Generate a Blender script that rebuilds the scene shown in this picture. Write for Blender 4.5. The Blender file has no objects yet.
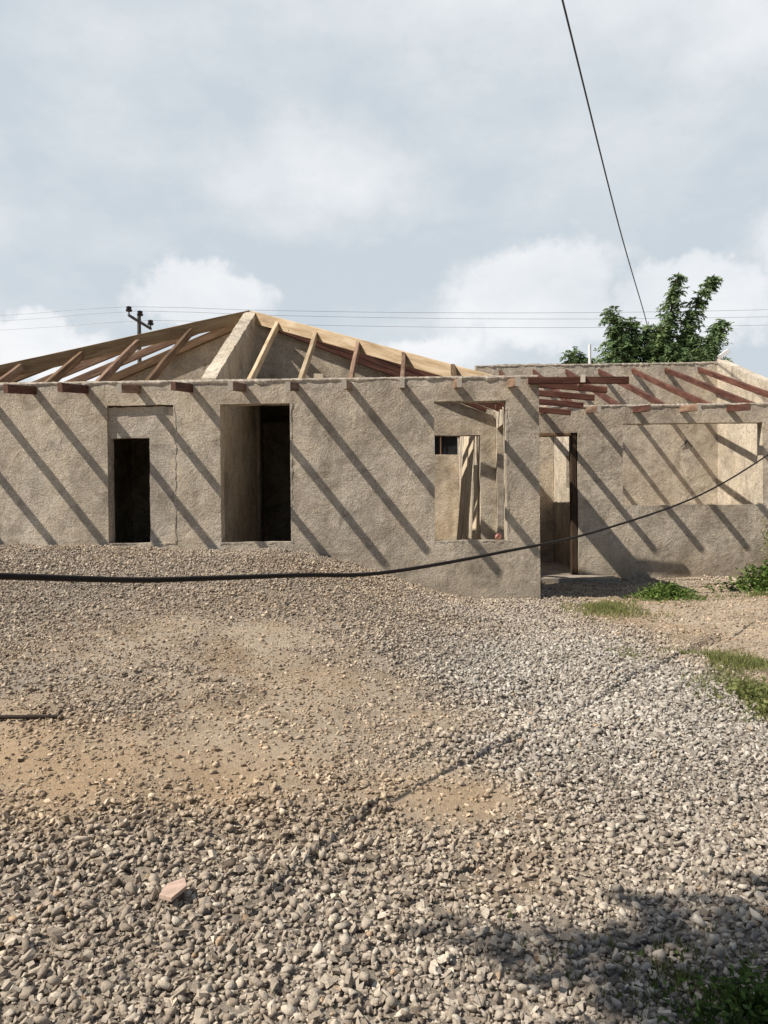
import bpy, math, random
import numpy as np
from mathutils import Vector, Matrix
random.seed(7); RNG = np.random.default_rng(7)
S = bpy.context.scene
C = S.collection
EYE = 1.5

# ------------------------------------------------------------------ helpers
def tag(o, label=None, cat=None, group=None, kind=None):
    if label: o['label'] = label
    if cat: o['category'] = cat
    if group: o['group'] = group
    if kind: o['kind'] = kind
    return o

def empty(name, loc):
    o = bpy.data.objects.new(name, None); o.location = loc
    o.empty_display_size = .2
    C.objects.link(o); return o

def attach(o, parent):
    """parent with world-authored coordinates (parents are never rotated)"""
    o.parent = parent
    off = Vector((0, 0, 0)); p = parent
    while p:
        off += p.location; p = p.parent
    o.location = o.location - off
    return o

def mesh_np(name, V, F, mat, parent=None, smooth=None, attrs=None):
    """V (n,3), F (m,k) all the same k, or list of lists"""
    me = bpy.data.meshes.new(name)
    if isinstance(F, np.ndarray):
        m, k = F.shape
        me.vertices.add(len(V)); me.vertices.foreach_set('co', np.asarray(V, dtype=np.float32).ravel())
        me.loops.add(m * k); me.loops.foreach_set('vertex_index', F.astype(np.int32).ravel())
        me.polygons.add(m); me.polygons.foreach_set('loop_start', np.arange(0, m * k, k, dtype=np.int32))
        me.update(calc_edges=True)
    else:
        me.from_pydata([tuple(v) for v in V], [], F); me.update()
    if attrs:
        for an, av in attrs.items():
            a = me.attributes.new(an, 'FLOAT', 'POINT'); a.data.foreach_set('value', np.asarray(av, dtype=np.float32))
    me.polygons.foreach_set('use_smooth', [False] * len(me.polygons))
    if smooth is not None:
        me.polygons.foreach_set('use_smooth', [True] * len(me.polygons))
        if smooth < 179: me.set_sharp_from_angle(angle=math.radians(smooth))
    me.materials.append(mat)
    o = bpy.data.objects.new(name, me); C.objects.link(o)
    if parent: attach(o, parent)
    return o

def hsh(ix, iy, iz, seed):
    h = (ix * 374761393 + iy * 668265263 + iz * 2147483647 + seed * 974634777) & 0xffffffff
    h = ((h ^ (h >> 13)) * 1274126177) & 0xffffffff
    return ((h ^ (h >> 16)) & 0xffff) / 65535.0

def vnoise(x, y, z, s=1.0, seed=0):
    x = np.asarray(x, float) / s + 1000.5; y = np.asarray(y, float) / s + 1000.5; z = np.asarray(z, float) / s + 1000.5
    x, y, z = np.broadcast_arrays(x, y, z)
    ix, iy, iz = np.floor(x).astype(np.int64), np.floor(y).astype(np.int64), np.floor(z).astype(np.int64)
    fx, fy, fz = x - ix, y - iy, z - iz
    fx, fy, fz = fx * fx * (3 - 2 * fx), fy * fy * (3 - 2 * fy), fz * fz * (3 - 2 * fz)
    r = 0
    for a in (0, 1):
        for b in (0, 1):
            for c in (0, 1):
                w = (fx if a else 1 - fx) * (fy if b else 1 - fy) * (fz if c else 1 - fz)
                r = r + w * hsh(ix + a, iy + b, iz + c, seed)
    return r * 2 - 1

# ------------------------------------------------------------------ materials
def newmat(name):
    m = bpy.data.materials.new(name); m.use_nodes = True
    nt = m.node_tree; b = nt.nodes['Principled BSDF']
    b.inputs['Roughness'].default_value = .9
    if 'Specular IOR Level' in b.inputs: b.inputs['Specular IOR Level'].default_value = .2
    return m, nt, b
def N(nt, t, **kw):
    n = nt.nodes.new(t)
    for k, v in kw.items():
        if k in n.inputs: n.inputs[k].default_value = v
        else: setattr(n, k, v)
    return n
def ramp(nt, fac, stops):
    r = nt.nodes.new('ShaderNodeValToRGB'); e = r.color_ramp.elements
    while len(e) < len(stops): e.new(.5)
    for q, (p, c) in zip(e, stops):
        q.position = p; q.color = (*c, 1) if len(c) == 3 else c
    nt.links.new(fac, r.inputs[0]); return r.outputs[0]
def mix(nt, f, a, b, mode='MIX'):
    n = nt.nodes.new('ShaderNodeMix'); n.data_type = 'RGBA'; n.blend_type = mode
    for s, v in ((0, f), (6, a), (7, b)):
        if hasattr(v, 'links'): nt.links.new(v, n.inputs[s])
        elif isinstance(v, (int, float)): n.inputs[s].default_value = v
        else: n.inputs[s].default_value = (*v, 1)
    return n.outputs[2]
def noise(nt, vec, scale, detail=4, rough=.6, dist=0.0):
    n = N(nt, 'ShaderNodeTexNoise'); n.inputs['Scale'].default_value = scale
    n.inputs['Detail'].default_value = detail; n.inputs['Roughness'].default_value = rough
    n.inputs['Distortion'].default_value = dist
    nt.links.new(vec, n.inputs['Vector']); return n.outputs['Fac']
def bump(nt, h, strength, dist, prev=None):
    b = N(nt, 'ShaderNodeBump'); b.inputs['Strength'].default_value = strength; b.inputs['Distance'].default_value = dist
    nt.links.new(h, b.inputs['Height'])
    if prev is not None: nt.links.new(prev, b.inputs['Normal'])
    return b.outputs['Normal']

def plaster(name, c1, c2, c3, low=(.36, .295, .22)):
    m, nt, b = newmat(name); L = nt.links
    tc = N(nt, 'ShaderNodeTexCoord').outputs['Object']
    n1 = noise(nt, tc, 1.1, 5, .6); n2 = noise(nt, tc, 7, 5, .65, .8); n3 = noise(nt, tc, 45, 4, .7)
    col = ramp(nt, n1, [(.34, c1), (.5, c2), (.66, c3)])
    col = mix(nt, .45, col, ramp(nt, n2, [(.35, c1), (.65, c3)]))
    spk = ramp(nt, n3, [(.32, (.45, .44, .43)), (.47, (.95, .95, .95)), (.68, (1.28, 1.27, 1.25))])
    col = mix(nt, .8, col, spk, 'MULTIPLY')
    # splash dirt: the lowest hand's breadth of the render is stained by earth
    sep = N(nt, 'ShaderNodeSeparateXYZ'); L.new(tc, sep.inputs[0])
    mr = N(nt, 'ShaderNodeMapRange'); mr.inputs['From Min'].default_value = .15; mr.inputs['From Max'].default_value = 1.1
    mr.inputs['To Min'].default_value = .65; mr.inputs['To Max'].default_value = 0
    ad = N(nt, 'ShaderNodeMath', operation='ADD'); L.new(sep.outputs[2], ad.inputs[0])
    sc = N(nt, 'ShaderNodeMath', operation='MULTIPLY'); L.new(n1, sc.inputs[0]); sc.inputs[1].default_value = .9
    sb = N(nt, 'ShaderNodeMath', operation='SUBTRACT'); L.new(sc.outputs[0], sb.inputs[0]); sb.inputs[1].default_value = .45
    L.new(sb.outputs[0], ad.inputs[1]); L.new(ad.outputs[0], mr.inputs['Value'])
    col = mix(nt, mr.outputs[0], col, low)
    n4 = noise(nt, tc, .55, 6, .7, 1.2); n5 = noise(nt, tc, 2.6, 6, .72, .6)
    col = mix(nt, .85, col, ramp(nt, n4, [(.38, (.70, .69, .69)), (.5, (.95, .95, .95)), (.60, (1.08, 1.06, 1.03))]), 'MULTIPLY')
    col = mix(nt, .75, col, ramp(nt, n5, [(.36, (.68, .66, .64)), (.47, (1, 1, 1)), (.66, (1.10, 1.09, 1.07))]), 'MULTIPLY')
    pv = N(nt, 'ShaderNodeTexVoronoi'); pv.inputs['Scale'].default_value = 7.5; L.new(tc, pv.inputs['Vector'])
    col = mix(nt, .8, col, ramp(nt, pv.outputs['Distance'], [(.035, (.35, .32, .30)), (.075, (1, 1, 1))]), 'MULTIPLY')
    n6 = noise(nt, tc, 1.35, 5, .55, .9)
    col = mix(nt, .55, col, ramp(nt, n6, [(.585, (1, 1, 1)), (.60, (.80, .81, .83)), (.66, (.86, .87, .88))]), 'MULTIPLY')
    n7 = noise(nt, tc, 1.9, 4, .6, .4)
    # ghost of the block courses under the render
    sx = N(nt, 'ShaderNodeSeparateXYZ'); L.new(tc, sx.inputs[0])
    ax = N(nt, 'ShaderNodeMath', operation='ADD'); L.new(sx.outputs[0], ax.inputs[0]); L.new(sx.outputs[1], ax.inputs[1])
    cx = N(nt, 'ShaderNodeCombineXYZ'); L.new(ax.outputs[0], cx.inputs[0]); L.new(sx.outputs[2], cx.inputs[1])
    bt_ = N(nt, 'ShaderNodeTexBrick'); bt_.inputs['Scale'].default_value = 1; bt_.inputs['Brick Width'].default_value = .42; bt_.inputs['Row Height'].default_value = .21
    bt_.inputs['Mortar Size'].default_value = .009; bt_.inputs['Mortar Smooth'].default_value = .6; L.new(cx.outputs[0], bt_.inputs['Vector'])
    jm = N(nt, 'ShaderNodeMath', operation='MULTIPLY'); L.new(bt_.outputs['Fac'], jm.inputs[0])
    L.new(ramp(nt, n7, [(.50, (0, 0, 0)), (.62, (.5, .5, .5))]), jm.inputs[1])
    col = mix(nt, jm.outputs[0], col, (.30, .25, .19))
    # settlement cracks
    wv = N(nt, 'ShaderNodeVectorMath', operation='MULTIPLY_ADD'); nzc = N(nt, 'ShaderNodeTexNoise'); nzc.inputs['Scale'].default_value = 4; nzc.inputs['Detail'].default_value = 6; L.new(tc, nzc.inputs['Vector'])
    L.new(nzc.outputs['Color'], wv.inputs[0]); wv.inputs[1].default_value = (.35, .35, .35); L.new(tc, wv.inputs[2])
    ce = N(nt, 'ShaderNodeTexVoronoi', feature='DISTANCE_TO_EDGE'); ce.inputs['Scale'].default_value = .75; L.new(wv.outputs[0], ce.inputs['Vector'])
    cm = N(nt, 'ShaderNodeMath', operation='MULTIPLY'); L.new(ramp(nt, ce.outputs['Distance'], [(.003, (1, 1, 1)), (.009, (0, 0, 0))]), cm.inputs[0])
    L.new(ramp(nt, n1, [(.50, (0, 0, 0)), (.60, (.45, .45, .45))]), cm.inputs[1])
    col = mix(nt, cm.outputs[0], col, (.16, .13, .10))
    # rain streaks
    mp = N(nt, 'ShaderNodeMapping'); mp.inputs['Scale'].default_value = (4.5, 4.5, .7); L.new(tc, mp.inputs[0])
    st = noise(nt, mp.outputs[0], 1.0, 4, .6)
    col = mix(nt, .35, col, ramp(nt, st, [(.36, (.66, .64, .62)), (.5, (1, 1, 1))]), 'MULTIPLY')
    L.new(col, b.inputs['Base Color'])
    # trowelled render: wavering ridges plus grit
    w = noise(nt, tc, 11, 6, .68, .7)
    v = N(nt, 'ShaderNodeTexVoronoi'); v.inputs['Scale'].default_value = 90; L.new(tc, v.inputs['Vector'])
    msk = N(nt, 'ShaderNodeMath', operation='MULTIPLY'); L.new(w, msk.inputs[0]); L.new(ramp(nt, n5, [(.38, (.25, .25, .25)), (.60, (1.3, 1.3, 1.3))]), msk.inputs[1])
    nn = bump(nt, msk.outputs[0], .65, .024); nn = bump(nt, noise(nt, tc, 48, 5, .8), .9, .012, nn)
    nn = bump(nt, v.outputs['Distance'], .3, .004, nn)
    L.new(nn, b.inputs['Normal']); b.inputs['Roughness'].default_value = .95
    return m

def wood(name, c1, c2, c3, end=None, rough=.75):
    m, nt, b = newmat(name); L = nt.links
    tc = N(nt, 'ShaderNodeTexCoord').outputs['Object']
    oi = N(nt, 'ShaderNodeObjectInfo')
    va = N(nt, 'ShaderNodeVectorMath', operation='MULTIPLY_ADD')
    va.inputs[1].default_value = (1.2, 9, 9); L.new(tc, va.inputs[0])
    cb = N(nt, 'ShaderNodeCombineXYZ')
    mu = N(nt, 'ShaderNodeMath', operation='MULTIPLY'); L.new(oi.outputs['Random'], mu.inputs[0]); mu.inputs[1].default_value = 37
    L.new(mu.outputs[0], cb.inputs[0]); L.new(mu.outputs[0], cb.inputs[1]); L.new(cb.outputs[0], va.inputs[2])
    n1 = noise(nt, va.outputs[0], 1.5, 6, .65, .6); n2 = noise(nt, va.outputs[0], 9, 3, .6)
    col = ramp(nt, n1, [(.3, c1), (.5, c2), (.7, c3)])
    br = N(nt, 'ShaderNodeMapRange'); br.inputs['To Min'].default_value = .72; br.inputs['To Max'].default_value = 1.25
    L.new(oi.outputs['Random'], br.inputs['Value'])
    col = mix(nt, 1, col, br.outputs[0], 'MULTIPLY')
    if end:
        sep = N(nt, 'ShaderNodeSeparateXYZ'); L.new(N(nt, 'ShaderNodeNewGeometry').outputs['Normal'], sep.inputs[0])
        nx = N(nt, 'ShaderNodeTexCoord').outputs['Normal']; s2 = N(nt, 'ShaderNodeSeparateXYZ'); L.new(nx, s2.inputs[0])
        ab = N(nt, 'ShaderNodeMath', operation='ABSOLUTE'); L.new(s2.outputs[0], ab.inputs[0])
        gt = N(nt, 'ShaderNodeMath', operation='GREATER_THAN'); L.new(ab.outputs[0], gt.inputs[0]); gt.inputs[1].default_value = .8
        col = mix(nt, gt.outputs[0], col, end)
    L.new(col, b.inputs['Base Color'])
    L.new(bump(nt, n2, .5, .006), b.inputs['Normal']); b.inputs['Roughness'].default_value = rough
    return m

def plain(name, c, rough=.7, metal=0, var=.25, scale=12):
    m, nt, b = newmat(name)
    tc = N(nt, 'ShaderNodeTexCoord').outputs['Object']
    n = noise(nt, tc, scale, 4)
    lo = tuple(x * (1 - var) for x in c); hi = tuple(min(1, x * (1 + var)) for x in c)
    nt.links.new(ramp(nt, n, [(.35, lo), (.65, hi)]), b.inputs['Base Color'])
    nt.links.new(bump(nt, noise(nt, tc, scale * 6, 3), .25, .003), b.inputs['Normal'])
    b.inputs['Roughness'].default_value = rough; b.inputs['Metallic'].default_value = metal
    return m

M = {}
M['plaster'] = plaster('cement_render', (.42, .35, .265), (.57, .495, .395), (.68, .605, .50))
M['plaster2'] = plaster('grey_cement_patch', (.42, .36, .29), (.52, .455, .38), (.60, .54, .46))
M['pine'] = wood('pale_pine', (.30, .205, .12), (.47, .35, .22), (.60, .48, .34), rough=.7)
M['brownwood'] = wood('brown_timber', (.07, .04, .022), (.15, .09, .05), (.27, .17, .10))
M['redwood'] = wood('red_treated_timber', (.045, .018, .013), (.10, .040, .028), (.18, .085, .06), end=(.22, .12, .09))
M['midwood'] = wood('weathered_timber', (.10, .055, .035), (.20, .12, .08), (.34, .24, .165), end=(.58, .52, .43))
M['mortar'] = plain('pale_mortar', (.55, .48, .39), .95, 0, .35, 25)
M['floor'] = plain('cement_floor', (.30, .26, .21), .9, 0, .25, 4)
M['oldpine'] = wood('aged_brown_pine', (.18, .115, .06), (.34, .23, .125), (.48, .35, .21)); M['shadewood'] = wood('shade_dark_timber', (.02, .012, .008), (.05, .032, .02), (.09, .06, .04))
M['dark'] = plain('near_black', (.015, .017, .02), .6)  # near black, for the unlit depth of the vent and the wall crack
M['cable'] = plain('black_rubber', (.020, .015, .012), .7)
M['wire'] = plain('wire', (.06, .06, .065), .6); M['thinwire'] = plain('thin_wire', (.22, .23, .24), .5, .4)
M['rust'] = plain('rusty_steel', (.035, .025, .02), .8, .2)
M['pole'] = plain('weathered_pole', (.10, .09, .085), .8)
M['insul'] = plain('insulator_porcelain', (.035, .028, .027), .35)
M['white'] = plain('white_paint', (.75, .75, .73), .5, 0, .08)
M['tile'] = plain('broken_clay_tile', (.43, .31, .25), .85, 0, .18, 30)
M['bark'] = plain('bark', (.12, .09, .065), .95, 0, .4, 18)

def stone_mat():
    m, nt, b = newmat('crushed_stone'); L = nt.links
    at = N(nt, 'ShaderNodeAttribute', attribute_name='tint').outputs['Fac']
    col = ramp(nt, at, [(0, (.10, .085, .072)), (.25, (.245, .212, .18)), (.5, (.335, .298, .257)), (.75, (.425, .39, .345)), (.93, (.60, .56, .50)), (1, (.42, .32, .23))])
    wm = N(nt, 'ShaderNodeAttribute', attribute_name='warm').outputs['Fac']
    col = mix(nt, wm, col, (1.10, .95, .78), 'MULTIPLY')
    tc = N(nt, 'ShaderNodeTexCoord').outputs['Object']
    n = noise(nt, tc, 90, 4, .7)
    col = mix(nt, .7, col, ramp(nt, n, [(.3, (.72, .72, .72)), (.7, (1.2, 1.18, 1.14))]), 'MULTIPLY')
    L.new(col, b.inputs['Base Color']); L.new(bump(nt, n, .8, .006), b.inputs['Normal'])
    return m
M['stone'] = stone_mat()

def ground_mat():
    m, nt, b = newmat('sandy_ground'); L = nt.links
    tc = N(nt, 'ShaderNodeTexCoord').outputs['Object']
    at = N(nt, 'ShaderNodeAttribute', attribute_name='sand').outputs['Fac']
    n1 = noise(nt, tc, 1.7, 6, .65); n2 = noise(nt, tc, 22, 5, .7); n3 = noise(nt, tc, 140, 3, .7)
    sand = ramp(nt, n1, [(.36, (.30, .215, .135)), (.5, (.41, .335, .25)), (.7, (.45, .39, .31))])
    dust = ramp(nt, n1, [(.3, (.19, .16, .13)), (.7, (.31, .268, .22))])
    col = mix(nt, at, dust, sand)
    oc = N(nt, 'ShaderNodeAttribute', attribute_name='ochre').outputs['Fac']
    col = mix(nt, oc, col, (.365, .265, .17))
    col = mix(nt, .8, col, ramp(nt, n2, [(.3, (.74, .72, .70)), (.5, (1, 1, 1)), (.72, (1.16, 1.16, 1.16))]), 'MULTIPLY')
    col = mix(nt, .8, col, ramp(nt, n3, [(.3, (.66, .64, .62)), (.55, (1, 1, 1)), (.75, (1.3, 1.3, 1.3))]), 'MULTIPLY')
    L.new(col, b.inputs['Base Color'])
    nn = bump(nt, n2, .6, .03); nn = bump(nt, n3, .8, .008, nn)
    L.new(nn, b.inputs['Normal']); b.inputs['Roughness'].default_value = 1
    return m
M['ground'] = ground_mat()

def leaf_mat(name, stops, trans=.25):
    m, nt, b = newmat(name); L = nt.links
    at = N(nt, 'ShaderNodeAttribute', attribute_name='tint').outputs['Fac']
    col = ramp(nt, at, stops)
    L.new(col, b.inputs['Base Color']); b.inputs['Roughness'].default_value = .55
    tr = N(nt, 'ShaderNodeBsdfTranslucent'); L.new(col, tr.inputs[0])
    mx = N(nt, 'ShaderNodeMixShader'); mx.inputs[0].default_value = trans
    L.new(b.outputs[0], mx.inputs[1]); L.new(tr.outputs[0], mx.inputs[2])
    L.new(mx.outputs[0], nt.nodes['Material Output'].inputs['Surface'])
    return m
M['leaf'] = leaf_mat('tree_leaves', [(0, (.06, .095, .04)), (.5, (.13, .20, .085)), (.9, (.22, .30, .13)), (1, (.24, .29, .08))])
M['weed'] = leaf_mat('weed_leaves', [(0, (.035, .06, .015)), (.5, (.09, .15, .03)), (1, (.20, .27, .07))])
M['dryweed'] = leaf_mat('dry_weed', [(0, (.08, .10, .03)), (.5, (.19, .21, .07)), (1, (.33, .31, .14))])

# ------------------------------------------------------------------ terrain
def crest(x): return np.interp(x, [-12, -9, -4.5, -1.85, -1.25, -.43, -.07, .4, .9], [.3, .85, .80, .72, .66, .44, .29, .12, 0])
def ground(x, y, fine=True):
    x = np.asarray(x, float); y = np.asarray(y, float)
    base = np.interp(y, [-10, -8, 0, 3], [0, 0, .24, .22])
    prof = np.interp(y, [-9, -7.5, -5, -3, -1.2, 0, 1], [0, .08, .38, .70, 1, .95, .9])
    g = base + crest(x) * prof
    if fine:
        near = np.clip(1 - (np.abs(y + 4) - 8) / 8, 0, 1)
        g = g + near * (.045 * vnoise(x, y, 0, 1.1, 1) + .022 * vnoise(x, y, 0, .35, 2) + .010 * vnoise(x, y, 0, .12, 3))
        # drain rut with a dark edge crossing the bare earth by the weeds
        g = g - .09 * np.exp(-((x - 2.85 - .7 * (y + 2.7) - .09 * vnoise(x, y, 0, .2, 5)) / .055) ** 2) * np.clip(1 - ((y + 2.7) / .6) ** 2, 0, 1)
    return g

def blob(x, y, cx, cy, rx, ry, a=0):
    c, s = math.cos(a), math.sin(a); dx, dy = x - cx, y - cy
    return np.exp(-(((dx * c + dy * s) / rx) ** 2 + ((-dx * s + dy * c) / ry) ** 2))
def sandy(x, y):
    """1 = bare sand or earth, 0 = deep gravel"""
    x = np.asarray(x, float); y = np.asarray(y, float)
    s = 1.15 * blob(x, y, -1.45, -6.3, 1.35, .40, .05) + .55 * blob(x, y, -2.7, -5.7, .8, .4)
    s = s + .72 * blob(x, y, -.95, -4.3, 1.0, 1.5, .2) + .40 * blob(x, y, -2.3, -4.6, 1.0, .9) + .5 * blob(x, y, -.1, -5.3, .7, .5, .3)
    s = s + .75 * blob(x, y, .22, -6.35, .28, .22) + .35 * blob(x, y, .45, -7.0, .3, .2)
    edge = 2.05 + .18 * (y + .6) * -1
    d = 1 / (1 + np.exp(-(x - (2.15 + np.clip(-(y + .8), 0, 3) * .22 + .25 * vnoise(x, y, 0, .7, 9))) * 7))
    d = d * (1 / (1 + np.exp(-(y + 3.55 + .3 * vnoise(x, y, 0, .5, 8)) * 6)))
    d2 = (1 / (1 + np.exp(-(x - 2.45) * 9))) * (y > -5.6) * .9
    s = np.maximum(s, np.maximum(d, d2))
    s = s * .92 + .42 * vnoise(x, y, 0, .45, 11) * np.clip(s * 2.5, .15, 1) + .34 * vnoise(x, y, 0, .13, 12) * np.clip(s * 2.5, 0, 1)
    # rubble against the far wing wall
    s = s - .45 * np.exp(-((y - 2.5) / .8) ** 2) * (x > 1.8)
    return np.clip(s, 0, 1)

def ochre(x, y):
    o = blob(x, y, -1.35, -6.4, 1.3, .42) + .9 * blob(x, y, -2.7, -5.95, .8, .45) + .6 * blob(x, y, .2, -6.35, .35, .22) + .35 * blob(x, y, -.7, -4.9, .5, .8) + .3 * blob(x, y, 3.3, -2.3, .9, .5)
    return np.clip(o * (1 + .6 * vnoise(x, y, 0, .35, 81)) + .12 * vnoise(x, y, 0, .15, 82), 0, 1)

gx = np.concatenate([[-900, -400, -180, -80, -40, -22, -14, -10.5], np.arange(-8.5, 9.01, .05), [11, 15, 24, 45, 90, 200, 420, 900]])
gy = np.concatenate([[-900, -350, -140, -60, -30, -17, -13], np.arange(-11, 4.3, .05), [5, 6, 9, 14, 22, 40, 80, 160, 400, 900]])
X, Y = np.meshgrid(gx, gy)
Z = ground(X, Y)
inside = (X > -6.95) & (X < 7.7) & (Y > .1) & (Y < 8.6)
Z = np.where(inside & ((X < 1.7) | (Y > 3.15)), np.minimum(Z, .18), Z)
nx, ny = len(gx), len(gy)
idx = np.arange(nx * ny).reshape(ny, nx)
F = np.stack([idx[:-1, :-1], idx[:-1, 1:], idx[1:, 1:], idx[1:, :-1]], -1).reshape(-1, 4)
g = mesh_np('ground', np.stack([X.ravel(), Y.ravel(), Z.ravel()], 1), F, M['ground'], smooth=180, attrs={'sand': sandy(X.ravel(), Y.ravel()), 'ochre': ochre(X.ravel(), Y.ravel())})
tag(g, 'sandy building-site ground rising to a mound in front of the house', 'ground', kind='structure')

# ------------------------------------------------------------------ gravel
phi = (1 + 5 ** .5) / 2
ICO = np.array([(-1, phi, 0), (1, phi, 0), (-1, -phi, 0), (1, -phi, 0), (0, -1, phi), (0, 1, phi), (0, -1, -phi), (0, 1, -phi), (phi, 0, -1), (phi, 0, 1), (-phi, 0, -1), (-phi, 0, 1)]) / math.hypot(1, phi)
ICF = np.array([(0, 11, 5), (0, 5, 1), (0, 1, 7), (0, 7, 10), (0, 10, 11), (1, 5, 9), (5, 11, 4), (11, 10, 2), (10, 7, 6), (7, 1, 8), (3, 9, 4), (3, 4, 2), (3, 2, 6), (3, 6, 8), (3, 8, 9), (4, 9, 5), (2, 4, 11), (6, 2, 10), (8, 6, 7), (9, 8, 1)])
OCT = np.array([(1, 0, 0), (-1, 0, 0), (0, 1, 0), (0, -1, 0), (0, 0, 1), (0, 0, -1)], float)
BOX = np.array([(a, b, c) for a in (-1, 1) for b in (-1, 1) for c in (-1, 1)], float) / 1.5
BXF = np.array([(0, 1, 3), (0, 3, 2), (4, 6, 7), (4, 7, 5), (0, 4, 5), (0, 5, 1), (2, 3, 7), (2, 7, 6), (0, 2, 6), (0, 6, 4), (1, 5, 7), (1, 7, 3)])
OCF = np.array([(0, 2, 4), (2, 1, 4), (1, 3, 4), (3, 0, 4), (2, 0, 5), (1, 2, 5), (3, 1, 5), (0, 3, 5)])

def scatter(n, ymin, ymax, side=2.3):
    """points over the yard in a fan that opens away from where people stand, uniform per area"""
    y = RNG.uniform(ymin, ymax, n * 2); w = .56 * (y + 10) + side
    keep = RNG.uniform(0, 1, n * 2) < w / w.max()
    y = y[keep][:n]; w = w[keep][:n]
    x = RNG.uniform(-1, 1, len(y)) * w - .25
    edge = (np.abs(x + .25) - w + .55 + .5 * vnoise(x, y, 0, .5, 71)) / .55       # peters out raggedly
    ok = RNG.uniform(0, 1, len(x)) > edge
    return x[ok], y[ok]

def rocks(name, x, y, r, base_v, base_f, lift, tint, warm, jag=.28, flat=(.40, .90), noise_=.10, soft=False):
    n = len(x); k = len(base_v)
    v = base_v[None] * (1 + RNG.uniform(-jag, jag, (n, k, 1)))
    v = v + RNG.normal(0, noise_, (n, k, 3))
    for _ in range(7):       # broken faces: cut each stone by random planes
        pn = RNG.normal(0, 1, (n, 1, 3)); pn /= np.linalg.norm(pn, axis=2, keepdims=True)
        dd = (v * pn).sum(2, keepdims=True) - RNG.uniform(.42, .78, (n, 1, 1))
        v = v - pn * np.maximum(dd, 0)
    v = v * 1.22
    sc = np.stack([RNG.uniform(.95, 1.45, n), RNG.uniform(.65, 1.0, n), RNG.uniform(flat[0], flat[1], n)], 1)
    v = v * (sc * r[:, None])[:, None, :]
    a = RNG.uniform(0, 2 * np.pi, n); t = RNG.normal(0, .42, n); q = RNG.normal(0, .42, n)
    def rot(v, i, j, ang):
        c, s = np.cos(ang)[:, None], np.sin(ang)[:, None]
        u = v.copy(); u[..., i] = v[..., i] * c - v[..., j] * s; u[..., j] = v[..., i] * s + v[..., j] * c; return u
    v = rot(v, 1, 2, t); v = rot(v, 0, 2, q); v = rot(v, 0, 1, a)
    z = ground(x, y) + lift
    v = v + np.stack([x, y, z], 1)[:, None, :]
    F = (base_f[None] + (np.arange(n) * k)[:, None, None]).reshape(-1, 3)
    return mesh_np(name, v.reshape(-1, 3), F, M['stone'], smooth=180 if soft else None, attrs={'tint': np.repeat(tint, k), 'warm': np.repeat(warm, k)})

def outside_house(x, y):
    return ~(((y > -.05) & (x < 1.8)) | (y > 3.0))

x, y = scatter(600000, -8.6, 2.95)
sd = sandy(x, y)
left_up = 1 / (1 + np.exp(-(y + 5.9) * 3)) * (1 / (1 + np.exp((x - .2 - .25 * (y + 3)) * 2.5)))    # finer, sparser stones on the mound
dens = (1 - sd) ** 1.15 * (1 - .50 * left_up * (.6 + .4 * vnoise(x, y, 0, .4, 21)))
dens = np.where(y > -1.9, np.maximum(dens, .75 * (x < .5)), dens)
dens = np.where((x > 2.2) & (y > -3), dens * .55, dens)
keep = (RNG.uniform(0, 1, len(x)) < np.maximum(dens, .15 + .12 * vnoise(x, y, 0, .3, 61))) & outside_house(x, y)
x, y, sd, left_up = x[keep], y[keep], sd[keep], left_up[keep]
r = np.clip(RNG.lognormal(math.log(.0098), .36, len(x)), .004, .021) * (1 - .18 * left_up)
r *= 1 + .16 * vnoise(x, y, 0, .8, 31)
pale = .10 * blob(x, y, 1.3, -4.2, 1.2, 2.6)
tint = np.clip(RNG.normal(.54, .20, len(x)) + pale + .10 * vnoise(x, y, 0, .6, 33), 0, .95)
tint[RNG.uniform(0, 1, len(x)) < .006] = 1
warm = np.clip(.38 + .25 * left_up + .5 * ochre(x, y) + .6 * sd - 5 * pale + .25 * vnoise(x, y, 0, .9, 34), 0, 1)
lift = RNG.uniform(-.2, 1.3, len(x)) * r * np.where(sd > .4, .3, 1)
pick = RNG.uniform(0, 1, len(x)) < .42
g1 = rocks('gravel', x[~pick], y[~pick], r[~pick] * 1.08, ICO, ICF, lift[~pick], tint[~pick], warm[~pick], .34, (.40, .85), .16, True)
tag(g1, 'loose crushed grey stone covering the yard in front of the house', 'gravel', kind='stuff')
g3 = rocks('stone_chips', x[pick], y[pick], r[pick] * 1.08, BOX, BXF, lift[pick], tint[pick], warm[pick], .20, (.45, .9), .13)
tag(g3, 'sharp-edged angular stone chips mixed all through the grey gravel', 'stone chips', kind='stuff')

x, y = scatter(300000, -8.6, 2.95)
sd = sandy(x, y)
keep = (RNG.uniform(0, 1, len(x)) < .25 + .75 * vnoise(x, y, 0, .3, 41)) & outside_house(x, y)
x, y, sd = x[keep], y[keep], sd[keep]
r = np.clip(RNG.lognormal(math.log(.0062), .35, len(x)), .003, .013)
tint = np.clip(RNG.normal(.45, .2, len(x)), 0, .95)
g2 = rocks('grit', x, y, r, OCT, OCF, .2 * r, tint, np.clip(.4 + .6 * sd, 0, 1), .2)
tag(g2, 'fine sandy grit and chippings scattered between the stones', 'grit', kind='stuff')

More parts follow.
